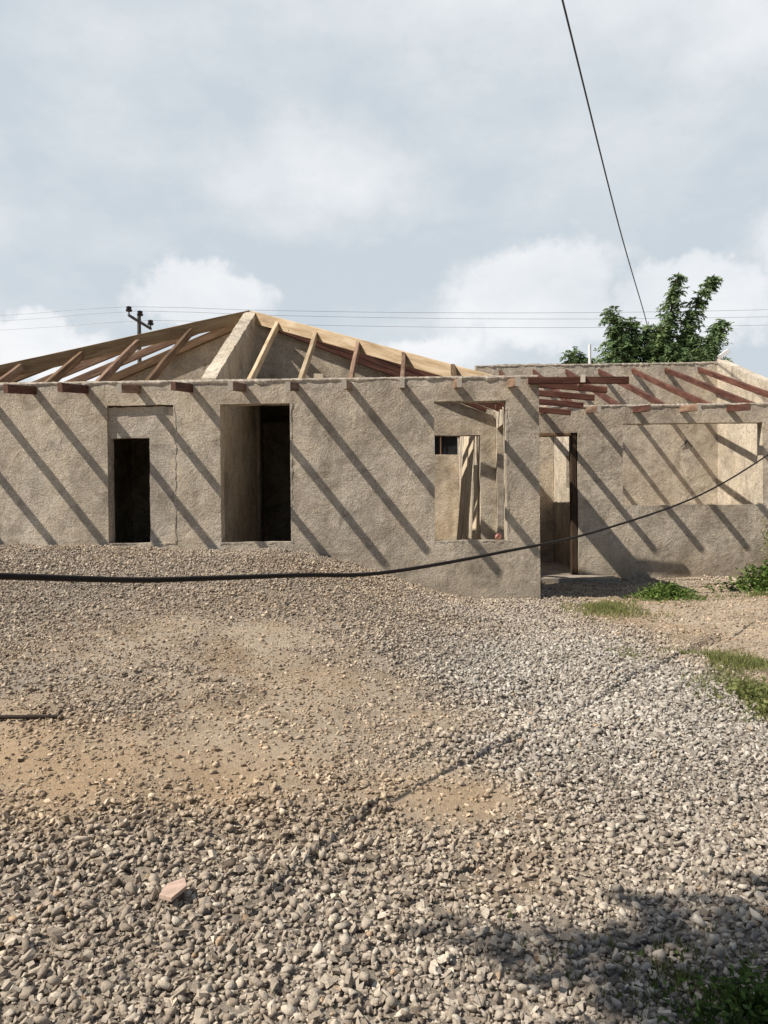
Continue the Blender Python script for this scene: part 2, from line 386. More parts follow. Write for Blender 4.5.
# a few bigger single stones near the wing wall and on the mound
# ------------------------------------------------------------------ walls
def wall(name, P0, U, Nn, length, zb, top, thick, openings=(), res=.05, mat=None, parent=None, disp=.007):
    U = np.array(U, float); Nn = np.array(Nn, float); P0 = np.array(P0, float)
    zt = max(top(0), top(length), top(length / 2)) if callable(top) else top
    tf = top if callable(top) else (lambda u: top)
    us = set(np.round(np.linspace(0, length, max(2, int(round(length / res)) + 1)), 4))
    zs = set(np.round(np.linspace(zb, zt, max(2, int(round((zt - zb) / res)) + 1)), 4))
    for o in openings:
        for e in o[:2]:
            us = {q for q in us if abs(q - e) > res * .45 or q in (0, round(length, 4))}; us.add(round(e, 4))
        for e in o[2:]:
            if e > zb: zs = {q for q in zs if abs(q - e) > res * .45 or q in (round(zb, 4), round(zt, 4))}; zs.add(round(e, 4))
    us = np.array(sorted(u for u in us if 0 <= u <= length + 1e-6)); zs = np.array(sorted(zs))
    nu, nz = len(us), len(zs)
    tops = np.array([tf(u) for u in us])
    um = (us[:-1] + us[1:]) / 2; zm = (zs[:-1] + zs[1:]) / 2
    solid = np.ones((nu - 1, nz - 1), bool)
    for o in openings:
        solid &= ~(((um > o[0]) & (um < o[1]))[:, None] & ((zm > o[2]) & (zm < o[3]))[None])
    mt = np.maximum(tops[:-1], tops[1:])
    solid &= zs[:-1][None] < mt[:, None] - 1e-4
    UU, ZZ = np.meshgrid(us, zs, indexing='ij'); ZZ = np.minimum(ZZ, tops[:, None])
    lay = []
    for s in (0, 1):
        P = P0[None, None] + UU[..., None] * U + s * thick * Nn
        P = P.copy(); P[..., 2] = ZZ
        lay.append(P)
    V = np.stack(lay).reshape(-1, 3)
    # plasterer's unevenness, from the point's place in the world so joints agree
    a = vnoise(V[:, 0], V[:, 1], V[:, 2], .30, 51) * disp + vnoise(V[:, 0], V[:, 1], V[:, 2], .09, 52) * disp * .45
    b_ = vnoise(V[:, 0], V[:, 1], V[:, 2], .35, 53) * disp * .9 + vnoise(V[:, 0], V[:, 1], V[:, 2], .08, 54) * disp * .5
    istop = np.zeros((2, nu, nz), bool)
    for i in range(nu):
        js = np.where(zs >= tops[i] - res * .6)[0]
        istop[:, i, js] = True
    rough = np.where(istop.ravel(), vnoise(V[:, 0] * 1.0, V[:, 1], 0, .06, 58) * .013, 0)
    V[:, 2] += rough
    V = V + a[:, None] * Nn + b_[:, None] * np.array([0, 0, 1.0]) + (vnoise(V[:, 0], V[:, 1], V[:, 2], .12, 55) * disp * .6)[:, None] * U
    iid = lambda s, i, j: (s * nu + i) * nz + j
    F = []
    for i in range(nu - 1):
        for j in range(nz - 1):
            if not solid[i, j]: continue
            F.append((iid(0, i, j), iid(0, i + 1, j), iid(0, i + 1, j + 1), iid(0, i, j + 1)))
            F.append((iid(1, i, j), iid(1, i, j + 1), iid(1, i + 1, j + 1), iid(1, i + 1, j)))
            if i == 0 or not solid[i - 1, j]: F.append((iid(0, i, j), iid(0, i, j + 1), iid(1, i, j + 1), iid(1, i, j)))
            if i == nu - 2 or not solid[i + 1, j]: F.append((iid(0, i + 1, j), iid(1, i + 1, j), iid(1, i + 1, j + 1), iid(0, i + 1, j + 1)))
            if j == 0 or not solid[i, j - 1]: F.append((iid(0, i, j), iid(1, i, j), iid(1, i + 1, j), iid(0, i + 1, j)))
            if j == nz - 2 or not solid[i, j + 1]: F.append((iid(0, i, j + 1), iid(0, i + 1, j + 1), iid(1, i + 1, j + 1), iid(1, i, j + 1)))
    F = np.array(F)
    used = np.unique(F); rm = np.full(len(V), -1); rm[used] = np.arange(len(used))
    o = mesh_np(name, V[used], rm[F], mat or M['plaster'], parent)
    import bmesh
    bm = bmesh.new(); bm.from_mesh(o.data); bmesh.ops.recalc_face_normals(bm, faces=bm.faces); bm.to_mesh(o.data); bm.free()
    o.data.polygons.foreach_set('use_smooth', [True] * len(o.data.polygons)); o.data.set_sharp_from_angle(angle=math.radians(40))
    return o

def board(name, p0, p1, w, h, mat, parent, bow=.006, seg=10, up=(0, 0, 1)):
    """timber whose TOP edge centre runs p0 -> p1; its own local x along the grain"""
    p0, p1 = Vector(p0), Vector(p1); L = (p1 - p0).length
    xa = (p1 - p0).normalized(); ya = Vector(up).cross(xa).normalized(); za = xa.cross(ya)
    V = []; F = []
    rs = random.random() * 6
    for i in range(seg + 1):
        t = i / seg
        by = bow * math.sin(t * math.pi * 1.3 + rs); bz = bow * .5 * math.sin(t * math.pi * 2 + rs * 2)
        c = .006
        for (yy, zz) in ((-w / 2 + c, 0), (w / 2 - c, 0), (w / 2, -c), (w / 2, -h + c), (w / 2 - c, -h), (-w / 2 + c, -h), (-w / 2, -h + c), (-w / 2, -c)):
            V.append((t * L, yy + by + random.uniform(-.0012, .0012), zz + bz + random.uniform(-.0015, .0015)))
    for i in range(seg):
        for k in range(8):
            a = i * 8 + k; b = i * 8 + (k + 1) % 8
            F.append((a, b, b + 8, a + 8))
    F.append(tuple(range(8))[::-1]); F.append(tuple(seg * 8 + k for k in range(8)))
    me = bpy.data.meshes.new(name); me.from_pydata(V, [], F); me.update()
    import bmesh
    bm = bmesh.new(); bm.from_mesh(me); bmesh.ops.recalc_face_normals(bm, faces=bm.faces); bm.to_mesh(me); bm.free()
    me.materials.append(mat)
    o = bpy.data.objects.new(name, me); C.objects.link(o)
    R = Matrix((xa, ya, za)).transposed().to_4x4()
    off = Vector((0, 0, 0))
    if parent is not None:
        o.parent = parent
        off = parent.location if parent.type == 'EMPTY' else Vector((0, 0, 0))
    o.matrix_basis = Matrix.Translation(p0 - off) @ R
    return o

def tubes(name, chains, mat, parent=None, sides=8, attrs=None):
    """chains: list of (points, radii); one mesh"""
    V = []; F = []
    for pts, rad in chains:
        pts = [Vector(p) for p in pts]; n0 = len(V)
        if not hasattr(rad, '__len__'): rad = [rad] * len(pts)
        ref = Vector((0, 0, 1)) if abs((pts[1] - pts[0]).normalized().z) < .9 else Vector((1, 0, 0))
        for i, p in enumerate(pts):
            d = (pts[min(i + 1, len(pts) - 1)] - pts[max(i - 1, 0)]).normalized()
            a = d.cross(ref).normalized(); b = d.cross(a)
            ref = -b if b.dot(ref) < 0 else b
            a = d.cross(ref).normalized()
            for k in range(sides):
                t = 2 * math.pi * k / sides
                V.append(p + (a * math.cos(t) + ref * math.sin(t)) * rad[i])
        for i in range(len(pts) - 1):
            for k in range(sides):
                q = n0 + i * sides + k; w = n0 + i * sides + (k + 1) % sides
                F.append((q, w, w + sides, q + sides))
        F.append(tuple(n0 + k for k in range(sides))); F.append(tuple(n0 + (len(pts) - 1) * sides + k for k in reversed(range(sides))))
    return mesh_np(name, V, F, mat, parent, smooth=50)

def spline(P, n=12):
    P = [np.array(p, float) for p in P]; out = []
    Q = [2 * P[0] - P[1]] + P + [2 * P[-1] - P[-2]]
    for i in range(1, len(Q) - 2):
        for k in range(n):
            t = k / n
            out.append(.5 * ((2 * Q[i]) + (-Q[i - 1] + Q[i + 1]) * t + (2 * Q[i - 1] - 5 * Q[i] + 4 * Q[i + 1] - Q[i + 2]) * t * t + (-Q[i - 1] + 3 * Q[i] - 3 * Q[i + 1] + Q[i + 2]) * t ** 3))
    out.append(P[-1]); return out

# ------------------------------------------------------------------ the house
H = empty('unfinished_house', (-2.65, 0, .22))
tag(H, 'roofless grey-brown cement-rendered bungalow under construction with bare timber hip rafters', 'house')
WT = 3.18            # wall-plate height
ZP = 3.07            # roof plane at the front wall
TP = .566            # front slope
TS = .405            # side slope
AX, AY = -2.65, 3.07
AZ = ZP + TP * AY
CL, CR = -7.05, 1.75

front = wall('wall', (CL, 0, 0), (1, 0, 0), (0, 1, 0), CR - CL, -.1, lambda u: WT + .012 * math.sin(u * 2.1), .2,
             [(-3.96 - CL, -3.07 - CL, 1.03, 2.84), (-2.45 - CL, -1.52 - CL, 1.03, 2.85), (.38 - CL, 1.32 - CL, 1.03, 2.86)], res=.045, parent=H)
front['label'] = 'long front wall with three openings and slanting rafter shadows'
inf = wall('window_infill', (-3.96, .045, 0), (1, 0, 0), (0, 1, 0), .89, 1.03, 2.84, .13, [(.02, .55, 1.03, 2.43)], res=.045, mat=M['plaster2'], parent=front)
inf.location = Vector(inf.location); inf['label'] = 'smoother cement patch filling most of the window opening'
# thin render lips round the openings
def lip(x0, x1, z0, z1, y=-.012, w=.03):
    V = []; F = []
    segs = []
    def strip(ax, ay, bx, by, wx, wy):
        n = max(3, int(math.hypot(bx - ax, by - ay) / .05)); s = len(V)
        for i in range(n + 1):
            t = i / n; x_ = ax + (bx - ax) * t; z_ = ay + (by - ay) * t
            j = random.uniform(.35, 1.25)
            d = random.uniform(-.004, .003)
            for (k, yy) in ((0, 0), (0, y + d), (1, y + d), (1, 0)):
                V.append((x_ + wx * k * j, yy + .008, z_ + wy * k * j))
        for i in range(n):
            for k in range(3):
                a = s + i * 4 + k; F.append((a, a + 1, a + 5, a + 4))
        F.append((s, s + 1, s + 2, s + 3)); e = s + n * 4; F.append((e, e + 3, e + 2, e + 1))
    strip(x1, z0 - .02, x1, z1 + .02, w, 0); strip(x0 - .02, z0, x1 + .03, z0, 0, -w)
    return V, F
for nm, a in (('window_trim', (-3.96, -3.07, 1.03, 2.84)), ('window_trim', (-2.45, -1.52, 1.03, 2.85)), ('window_trim', (.38, 1.32, 1.03, 2.86))):
    V_, F_ = lip(*a)
    o = mesh_np(nm, V_, F_, M['plaster2'])
    o.parent = front

# side, cross and inner walls of the main block
wall('wall', (CR, .203, 0), (0, 1, 0), (-1, 0, 0), 8.3, -.1, WT, .2, [(1.85, 2.75, .33, 2.78)], res=.07, parent=H)
wall('wall', (CL, .203, 0), (0, 1, 0), (1, 0, 0), 8.3, -.1, WT, .2, [(1.2, 2.1, 1.0, 2.8), (4.6, 5.6, 1.0, 2.8)], res=.1, parent=H)
wall('wall', (CL, 8.506, 0), (1, 0, 0), (0, 1, 0), 1.7 - CL, -.1, 3.38, .2, [(.70 - CL, 1.28 - CL, 2.72, 3.22)], res=.07, parent=H)
fin = wall('wall', (-2.55, .203, 0), (0, 1, 0), (-1, 0, 0), 2.865, .3, lambda u: ZP + .06 + TP * (u + .2), .2, res=.05, parent=H)
fin['label'] = 'cross wall rising with the roof slope to the apex'
def gab(u):
    x_ = CL + .2 + u
    return AZ - .03 - TS * abs(x_ - AX)
gw = wall('wall', (CL + .203, 3.07, 0), (1, 0, 0), (0, 1, 0), 8.394, .3, gab, .2,
          [(-2.54 - CL - .2, -1.42 - CL - .2, .3, 3.28), (.1 - CL - .2, 1.28 - CL - .2, .3, 2.69)], res=.06, parent=H)
gw['label'] = 'inner gable wall following the roof slope'
wall('wall', (-4.9, .203, 0), (0, 1, 0), (1, 0, 0), 2.86, .3, 3.0, .15, res=.12, parent=H)  # unseen partition added to darken the room behind the first opening
wall('wall', (-1.1, .203, 0), (0, 1, 0), (-1, 0, 0), 2.86, .3, 3.285, .12, res=.12, parent=H)  # unseen partition added to darken the room behind the second opening
wall('wall', (1.3, 3.275, 0), (0, 1, 0), (1, 0, 0), 5.22, .3, 3.1, .15, res=.08, parent=H)
wall('wall', (-.95, 3.275, 0), (0, 1, 0), (1, 0, 0), 2.9, .3, 3.285, .15, res=.12, parent=H)
wall('wall', (-3.2, 3.275, 0), (0, 1, 0), (1, 0, 0), 2.9, .3, 3.285, .15, res=.12, parent=H)
wall('wall', (-3.2, 6.18, 0), (1, 0, 0), (0, 1, 0), 2.4, .3, 3.285, .15, res=.12, parent=H)
def slab(name, x0, x1, y0, y1, z0, z1, mat, parent):
    n = 12; V = []; F = []
    xs = np.linspace(x0, x1, n); ys = np.linspace(y0, y1, n)
    for z_ in (z1, z0):
        for yy in ys:
            for xx in xs:
                V.append((xx, yy, z_ + random.uniform(-.004, .004)))
    for i in range(n - 1):
        for j in range(n - 1):
            a = i * n + j; F.append((a, a + 1, a + n + 1, a + n)); b = a + n * n; F.append((b, b + n, b + n + 1, b + 1))
    for k in range(n - 1):
        for (a, b) in ((k, k + 1), (n * (n - 1) + k + 1, n * (n - 1) + k), ((k + 1) * n, k * n), (k * n + n - 1, (k + 1) * n + n - 1)):
            F.append((a, a + n * n, b + n * n, b))
    return mesh_np(name, V, F, mat, parent)
slab('shade_slab', -4.74, -2.76, .21, 3.06, 2.93, 3.02, M['floor'], H)  # unseen slabs added over the rooms to keep the openings dark
slab('shade_slab', -3.19, -.81, 3.28, 6.32, 3.295, 3.38, M['floor'], H)
slab('shade_slab', -2.54, -1.12, 1.5, 3.06, 3.295, 3.38, M['floor'], H)
slab('floor_slab', CL + .21, CR - .21, .21, 8.49, .1, .33, M['floor'], H)
slab('floor_slab', CR + .01, 7.49, 3.26, 8.49, .1, .29, M['floor'], H)
st = slab('doorstep', 1.82, 3.45, 2.42, 3.03, .12, .285, M['floor'], H)

# wing
WX1 = 8.6; RX = 7.5
wf = wall('wall', (CR + .004, 3.05, 0), (1, 0, 0), (0, 1, 0), WX1 - CR, -.1, lambda u: WT - .01 + .012 * math.sin(u * 1.7), .2,
          [(2.15 - CR, 2.93 - CR, .27, 2.71), (3.69 - CR, 6.04 - CR, 1.46, 2.85)], res=.05, parent=H)
wf['label'] = 'front wall of the wing with doorway and wide window opening'
wb = wall('wall', (1.706, 8.506, 0), (1, 0, 0), (0, 1, 0), RX - 1.706 + .2, -.1, lambda u: 4.86 + .03 * math.sin(u * 1.3), .2, res=.06, parent=H)
wb['label'] = 'tall back wall of the wing'
wr = wall('wall', (RX, 3.255, 0), (0, 1, 0), (1, 0, 0), 5.247, -.1, lambda u: 3.12 + .345 * u ** 1.0 - .08 * math.sin(u / 5.25 * math.pi), .2, res=.06, parent=H)
wr['label'] = 'sunlit sloping-topped side wall of the wing'
wall('wall', (CR + .004, 6.0, 0), (1, 0, 0), (0, 1, 0), 1.34, .25, 3.08, .15, res=.07, parent=H)
wall('wall', (3.1, 3.255, 0), (0, 1, 0), (1, 0, 0), 2.895, .25, 3.08, .15, [(1.2, 1.56, 1.80, 2.42)], res=.07, parent=H)
# near-black sheet standing for the unlit depth of the vent, seen through two openings
vs = wall('vent_dark_sheet', (.71, 8.60, 0), (1, 0, 0), (0, 1, 0), .56, 2.725, 3.215, .03, res=.1, mat=M['dark'], parent=H)
board('vent_bar', (.86, 8.55, 2.73), (.86, 8.55, 3.21), .03, .02, M['midwood'], H, up=(0, 1, 0), bow=0)
# door posts; the right one coloured near black for the shade on its jamb
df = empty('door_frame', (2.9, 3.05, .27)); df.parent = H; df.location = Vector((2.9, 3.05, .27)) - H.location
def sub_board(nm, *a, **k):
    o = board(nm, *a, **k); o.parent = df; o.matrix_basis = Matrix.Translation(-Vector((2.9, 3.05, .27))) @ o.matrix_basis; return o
sub_board('post', (2.875, 3.24, .29), (2.875, 3.24, 2.69), .09, .17, M['shadewood'], None, up=(0, 1, 0), bow=.003)
sub_board('post', (2.19, 3.22, .29), (2.19, 3.22, 2.69), .07, .13, M['brownwood'], None, up=(0, 1, 0), bow=.003)
sub_board('head', (2.23, 3.09, 2.70), (2.81, 3.09, 2.70), .13, .05, M['brownwood'], None, bow=.002)

def cap(x0, x1, yf, zt):
    n = int((x1 - x0) / .03); V = []; F = []
    prof = ((.0, -.045), (-.010, -.040), (-.016, -.02), (-.012, .004), (.05, .012), (.2, .010), (.206, -.02))
    for i in range(n + 1):
        xx = x0 + (x1 - x0) * i / n
        k1 = float(vnoise(xx, yf, 0, .07, 91)); k2 = float(vnoise(xx, yf, 5, .25, 92)); k3 = random.uniform(-1, 1)
        for (a, b) in prof:
            V.append((xx, yf + a * (1 + .6 * k1) , zt + b * (1 + .7 * k1 + .4 * k2) + .004 * k3 * (b > 0)))
    m_ = len(prof)
    for i in range(n):
        for k in range(m_ - 1):
            a = i * m_ + k; F.append((a, a + m_, a + m_ + 1, a + 1))
    return V, F
for (x0, x1, yf, par) in ((CL + .01, CR - .01, 0, front), (CR + .02, WX1 - .02, 3.05, wf)):
    V_, F_ = cap(x0, x1, yf, WT + (.0 if yf == 0 else -.01)); cp = mesh_np('mortar_capping', V_, F_, M['mortar']); cp.parent = par
V_, F_ = cap(1.75, RX, 8.506, 4.865); cp = mesh_np('mortar_capping', V_, F_, M['mortar']); cp.parent = wb
# ---- roof timbers: hip rafters, jacks, ridge
def zroof(xx, yy): return min(ZP + TP * yy, AZ - TS * abs(xx - AX))
ap = (AX, AY, AZ + .05)
hr = board('hip_rafter', (AX + .02, AY, AZ + .07), (CR - .02, .02, ZP - .03), .055, .20, M['pine'], H, seg=24, bow=.012); hr['label'] = 'pale yellow pine hip rafter running down to the right corner'
hl = board('hip_rafter', (AX - .03, AY, AZ + .07), (CL + .02, .02, ZP + .04), .055, .20, M['oldpine'], H, seg=24, bow=.015); hl['label'] = 'brown hip rafter running down to the left'
yb = 5.45
board('ridge_beam', (AX, AY + .04, AZ + .05), (AX, yb, AZ + .05), .05, .15, M['brownwood'], H)
board('hip_rafter', (AX, yb, AZ + .05), (CR - .05, 8.6, ZP + .03), .05, .15, M['brownwood'], H, seg=16)
board('hip_rafter', (AX, yb, AZ + .05), (CL + .05, 8.6, ZP + .03), .05, .15, M['brownwood'], H, seg=16)
hipdx = (CR - AX) / AY
X0, DX = -4.93, .700
tails = []
for k in range(-3, 10):
    x_ = X0 + DX * k
    yh = AY * (1 - abs(x_ - AX) / (CR - AX)) if x_ > AX else AY * (1 - abs(x_ - AX) / (AX - CL))
    if x_ > AX - .25 and x_ < AX + .1: yh = 0        # the cross wall stands here instead
    if yh > .35:
        mt = M['pine'] if k in (4, 5) else (M['midwood'] if k in (1, 6, 7, 3, -1) else M['brownwood'])
        board('rafter', (x_, .13, ZP + TP * .13), (x_ + .01, yh - .03, ZP + TP * (yh - .03)), .058, .12, mt, H)
    mt = M['redwood'] if k in (0, 1, 3, -1, -2) else M['midwood']
    pr = .74 + .05 * math.sin(k * 2.3)
    t = board('rafter_tail', (x_ - .005, -pr, ZP - .035 + random.uniform(-.01, .01)), (x_, .26, ZP + .09), .060, .108, mt, H, seg=5, bow=.002)
# left and right slope jacks (front hip part), then the long slopes
for yy in (.65, 1.3, 1.95, 2.55):
    t = yy / AY
    xl = CL + (AX - CL) * t; xr = CR - (CR - AX) * t
    board('rafter', (CL + .1, yy, ZP + TS * .1), (xl - .03, yy, AZ - TS * (AX - xl)), .058, .12, M['midwood'] if yy > 1.5 else M['brownwood'], H)
    if yy > 1: board('rafter', (CR - .1, yy, ZP + TS * .1), (xr + .03, yy, AZ - TS * (xr - AX)), .058, .12, M['redwood'], H)
for i in range(8):
    yy = 3.42 + i * .68
    t = 0 if yy < yb else (yy - yb) / (8.6 - yb)
    for sgn, cx, mt in ((-1, CL, M['brownwood']), (1, CR, M['redwood'])):
        xe = AX + (cx - AX) * t
        if abs(xe - cx) < .5: continue
        board('rafter', (cx - sgn * .1, yy, ZP + TS * .1), (xe + sgn * .03, yy, AZ - TS * abs(xe - AX)), .058, .12, mt, H)
# beam lying on the left half of the inner gable
board('purlin', (AX - .2, AY - .06, AZ - .10), (CL + .25, AY - .06, ZP + .02), .08, .14, M['brownwood'], H, seg=16)
board('purlin', (AX + .25, AY - .06, AZ - .13), (CR - .35, AY - .06, ZP + .07), .06, .08, M['redwood'], H, seg=16)

# eave pieces over the wing yard, sticking out of the side wall
for i, (yy, z1, xe, z0) in enumerate(((-.04, 3.15, 2.90, 3.14), (.55, 3.20, 2.78, 3.10), (1.10, 3.17, 2.745, 3.07), (1.65, 3.13, 2.71, 3.03), (2.2, 3.08, 2.64, 2.99))):
    t = board('rafter_tail', (xe, yy, z0), (1.45 if i else 1.60, yy, z1 + (.03 if i else 0)), .055, .085 if i else .09, M['redwood'], H, seg=6, bow=.003)
board('rafter_tail', (2.30, -.10, 3.165), (2.36, .35, 3.17), .06, .10, M['midwood'], H, seg=3, bow=0)

# wing rafters and tails
TW = .325
for k in range(-1, 8):
    x_ = 3.10 + .79 * k
    if True: board('rafter_tail', (x_ + .01, 2.28 + .03 * math.sin(k * 3), ZP + .0), (x_, 3.28, ZP + .09), .060, .108, M['redwood'] if k in (1, 3, 5) else M['midwood'], H, seg=5, bow=.002)
    if x_ < RX - .2: board('rafter', (x_, 3.2, ZP + .02), (x_ + .01, 8.56, ZP - .06 + TW * 5.4), .055, .12, M['redwood'], H, seg=14, bow=.01)

# ------------------------------------------------------------------ cables and bits
def cable(name, P, r0, r1, mat, label, cat, n=14, sides=8, group=None):
    pts = spline(P, n); m_ = len(pts)
    rad = [r0 + (r1 - r0) * i / (m_ - 1) for i in range(m_)]
    o = tubes(name, [(pts, rad)], mat, None, sides)
    tag(o, label, cat, group); return o
CABLE_PTS = [(-1.47, -7.64, 1.29), (-1.39, -7.44, 1.27), (-1.11, -6.98, 1.21), (-0.9, -6.73, 1.19), (-0.53, -6.27, 1.16), (-0.12, -5.7, 1.12), (0.64, -4.78, 1.17), (1.66, -3.45, 1.27), (3.21, -1.6, 1.58), (4.72, 0.05, 2.11), (6.43, 1.7, 2.88), (8.06, 3.16, 3.62)]
cable('hose', CABLE_PTS, .0125, .0095, M['cable'], 'thick black cable sagging across the yard in front of the house', 'cable')
gz = lambda a, b: float(ground(a, b))
cable('steel_bar', [(-2.6, -5.77, gz(-2.3, -5.74) + .022), (-2.3, -5.75, gz(-2.3, -5.74) + .022), (-1.98, -5.73, gz(-2.3, -5.74) + .018)], .012, .012, M['rust'], 'short dark rusty steel bar lying on the gravel at the left', 'steel bar', 5)
V_ = []; F_ = []
pl = [(-.040, -.035), (.015, -.07), (.045, .01), (.02, .075), (-.035, .045)]
for zz in (0, .014):
    for a, b in pl: V_.append((a, b, zz + a * .12))
F_ = [(0, 1, 2, 3, 4)[::-1], (5, 6, 7, 8, 9)] + [(i, (i + 1) % 5, (i + 1) % 5 + 5, i + 5) for i in range(5)]
tl = mesh_np('tile_shard', [(-.85 + a, -7.30 + b, c + gz(-.85, -7.30) + .035) for a, b, c in V_], F_, M['tile'])
tag(tl, 'broken pinkish clay tile shard lying on the grey gravel', 'tile')

M['plank'] = wood('raw_planks', (.36, .29, .20), (.52, .44, .33), (.64, .56, .44))
for (b0, b1, w_, lb) in (((.90, 3.85, .34), (1.14, 3.85, 2.95), .12, 'pale raw plank leaning inside the third opening, furthest left of three'),
                         ((1.00, 3.62, .34), (1.20, 3.70, 2.98), .10, 'pale raw plank leaning inside the third opening, between two others'),
                         ((1.16, 3.45, .34), (1.24, 3.50, 2.2), .09, 'shorter pale raw plank leaning inside the third opening, nearest the front')):
    p_ = board('plank', b0, b1, w_ * 1.3, .028, M['plank'], None, up=(-.85, -.5, 0), bow=.012); tag(p_, lb, 'plank', 'planks leaning inside the third opening')
M['redcloth'] = plain('red_and_white_plastic', (.36, .17, .14), .5, 0, .9, 40)
bv = ICO * (1 + RNG.uniform(-.3, .3, (12, 1))) * np.array([.06, .045, .05]) + np.array([1.22, .1, 1.075])
tag(mesh_np('plastic_bag', bv, ICF, M['redcloth'], smooth=20), 'small crumpled red and white plastic bag on the sill of the third opening', 'plastic bag')
ck = [([(6.72, 8.49, 2.86), (6.75, 8.487, 2.95), (6.77, 8.49, 3.0)], .009), ([(6.77, 8.49, 2.99), (6.70, 8.488, 2.90), (6.62, 8.49, 2.83)], .009), ([(6.77, 8.49, 2.98), (6.85, 8.488, 2.88), (6.9, 8.49, 2.84)], .009)]
tubes('wall_crack', ck, M['dark'], H, 5)

# service drop cable high on the right
cable('service_cable', [(-1.0, -8, 8.75), (2.15, .4, 8.42), (5.2, 8.5, 8.1), (8.15, 16.1, 7.9), (8.35, 16.3, 7.3)], .015, .015, M['wire'], 'long dark overhead cable slanting down the sky to the tree', 'cable', 8, 6)

# power pole
PX, PY = -12.3, 25
pole = empty('power_pole', (PX, PY, .2)); tag(pole, 'distant dark utility pole with slanted crossarm and three insulators', 'power pole')
tubes('pole', [([(PX, PY, 0), (PX, PY, 10.45)], [.13, .085])], M['pole'], pole, 10)
arm_a, arm_b = Vector((PX - .27, PY - .60, 10.35)), Vector((PX + .36, PY + .62, 9.98))
arm = board('crossarm', arm_a, arm_b, .09, .11, M['pole'], pole)
tops = []
for q, pz in ((0.02, 0), (.5, .12), (.97, 0)):
    p = arm_a.lerp(arm_b, q)
    ins = tubes('insulator', [([p, p + Vector((0, 0, .10 + pz)), p + Vector((0, 0, .12 + pz)), p + Vector((0, 0, .20 + pz)), p + Vector((0, 0, .22 + pz)), p + Vector((0, 0, .32 + pz)), p + Vector((0, 0, .36 + pz))], [.03, .03, .13, .15, .10, .13, .05])], M['insul'], pole, 10)
    tops.append(p + Vector((0, 0, .34 + pz)))
for i, p in enumerate(tops):
    R_ = Vector((30, 27 + (i - 1) * .9, 10.75 - .17 * i)); Lf = Vector((-52, 34 + (i - 1) * .9, 12.6 - .14 * i))
    P = []
    for s, e in ((Lf, p), (p, R_)):
        for k in range(0 if not P else 1, 9):
            t = k / 8; v = s.lerp(e, t); v.z -= 4 * t * (1 - t) * .45; P.append(tuple(v))
    cable('power_line', P, .0075, .0075, M['thinwire'], ['topmost of the three thin power lines crossing the sky', 'middle one of the three thin power lines crossing the sky', 'lowest of the three thin power lines crossing the sky'][i], 'power line', 2, 5, 'power lines')
for i in range(2):
    P = [(t, 24, 6.1 - .30 * i + .0006 * (t - 22) ** 2) for t in (9.5, 14, 18, 22, 27, 34)]
    cable('power_line', P, .008, .008, M['thinwire'], ['upper of the two low thin wires right of the tree', 'lower of the two low thin wires right of the tree'][i], 'power line', 4, 5, 'low wires beyond the wing')

# white post and floodlight
cable('post', [(5.31, 12, .2), (5.31, 12, 6.05)], .045, .04, M['white'], 'thin white post standing just left of the tree behind the wing', 'post', 1, 10)
fl = empty('floodlight', (7.52, 8.6, 4.85)); tag(fl, 'small white floodlight on a bracket at the wing wall corner', 'floodlight')
tubes('bracket', [([(7.50, 8.6, 4.80), (7.50, 8.6, 4.90), (7.57, 8.58, 5.02)], .016)], M['pole'], fl, 6)
board('lamp_head', (7.52, 8.50, 5.02), (7.74, 8.50, 5.17), .14, .10, M['white'], fl, seg=2, bow=0)

# ------------------------------------------------------------------ foliage
class Leaves:
    def __init__(s): s.V = []; s.F = []; s.T = []
    def quad(s, p, d, side, l, w, tint):
        n = len(s.V); d = np.asarray(d); side = np.asarray(side); p = np.asarray(p)
        s.V += [p, p + d * l * .45 + side * w * .5, p + d * l, p + d * l * .45 - side * w * .5]
        s.F.append((n, n + 1, n + 2, n + 3)); s.T += [tint] * 4
    def frond(s, p, d, length, ll, lw, tint, droop=.6, pairs=8):
        p = np.array(p, float); d = np.array(d, float); d /= np.linalg.norm(d)
        st_ = length / pairs
        for i in range(pairs):
            d = d + np.array([0, 0, -droop / pairs]); d /= np.linalg.norm(d)
            p = p + d * st_
            sd_ = np.cross(d, (0, 0, 1)); sd_ /= (np.linalg.norm(sd_) + 1e-6)
            for sg in (-1, 1):
                q = sd_ * sg * .8 + d * .5 + RNG.normal(0, .22, 3) + np.array([0, 0, -.25]); q /= np.linalg.norm(q)
                up = np.cross(q, sd_ * .3 + d + RNG.normal(0, .3, 3)); up /= (np.linalg.norm(up) + 1e-6)
                s.quad(p, q, np.cross(q, up), ll * RNG.uniform(.7, 1.2), lw, np.clip(tint + RNG.normal(0, .12), 0, .93))
    def build(s, name, mat, parent=None):
        return mesh_np(name, np.array(s.V), np.array(s.F), mat, parent, attrs={'tint': s.T})

def rnd_dir(zlo=-.3, zhi=.8):
    a = RNG.uniform(0, 2 * np.pi); z = RNG.uniform(zlo, zhi); r_ = math.sqrt(max(0, 1 - z * z))
    return np.array([math.cos(a) * r_, math.sin(a) * r_, z])

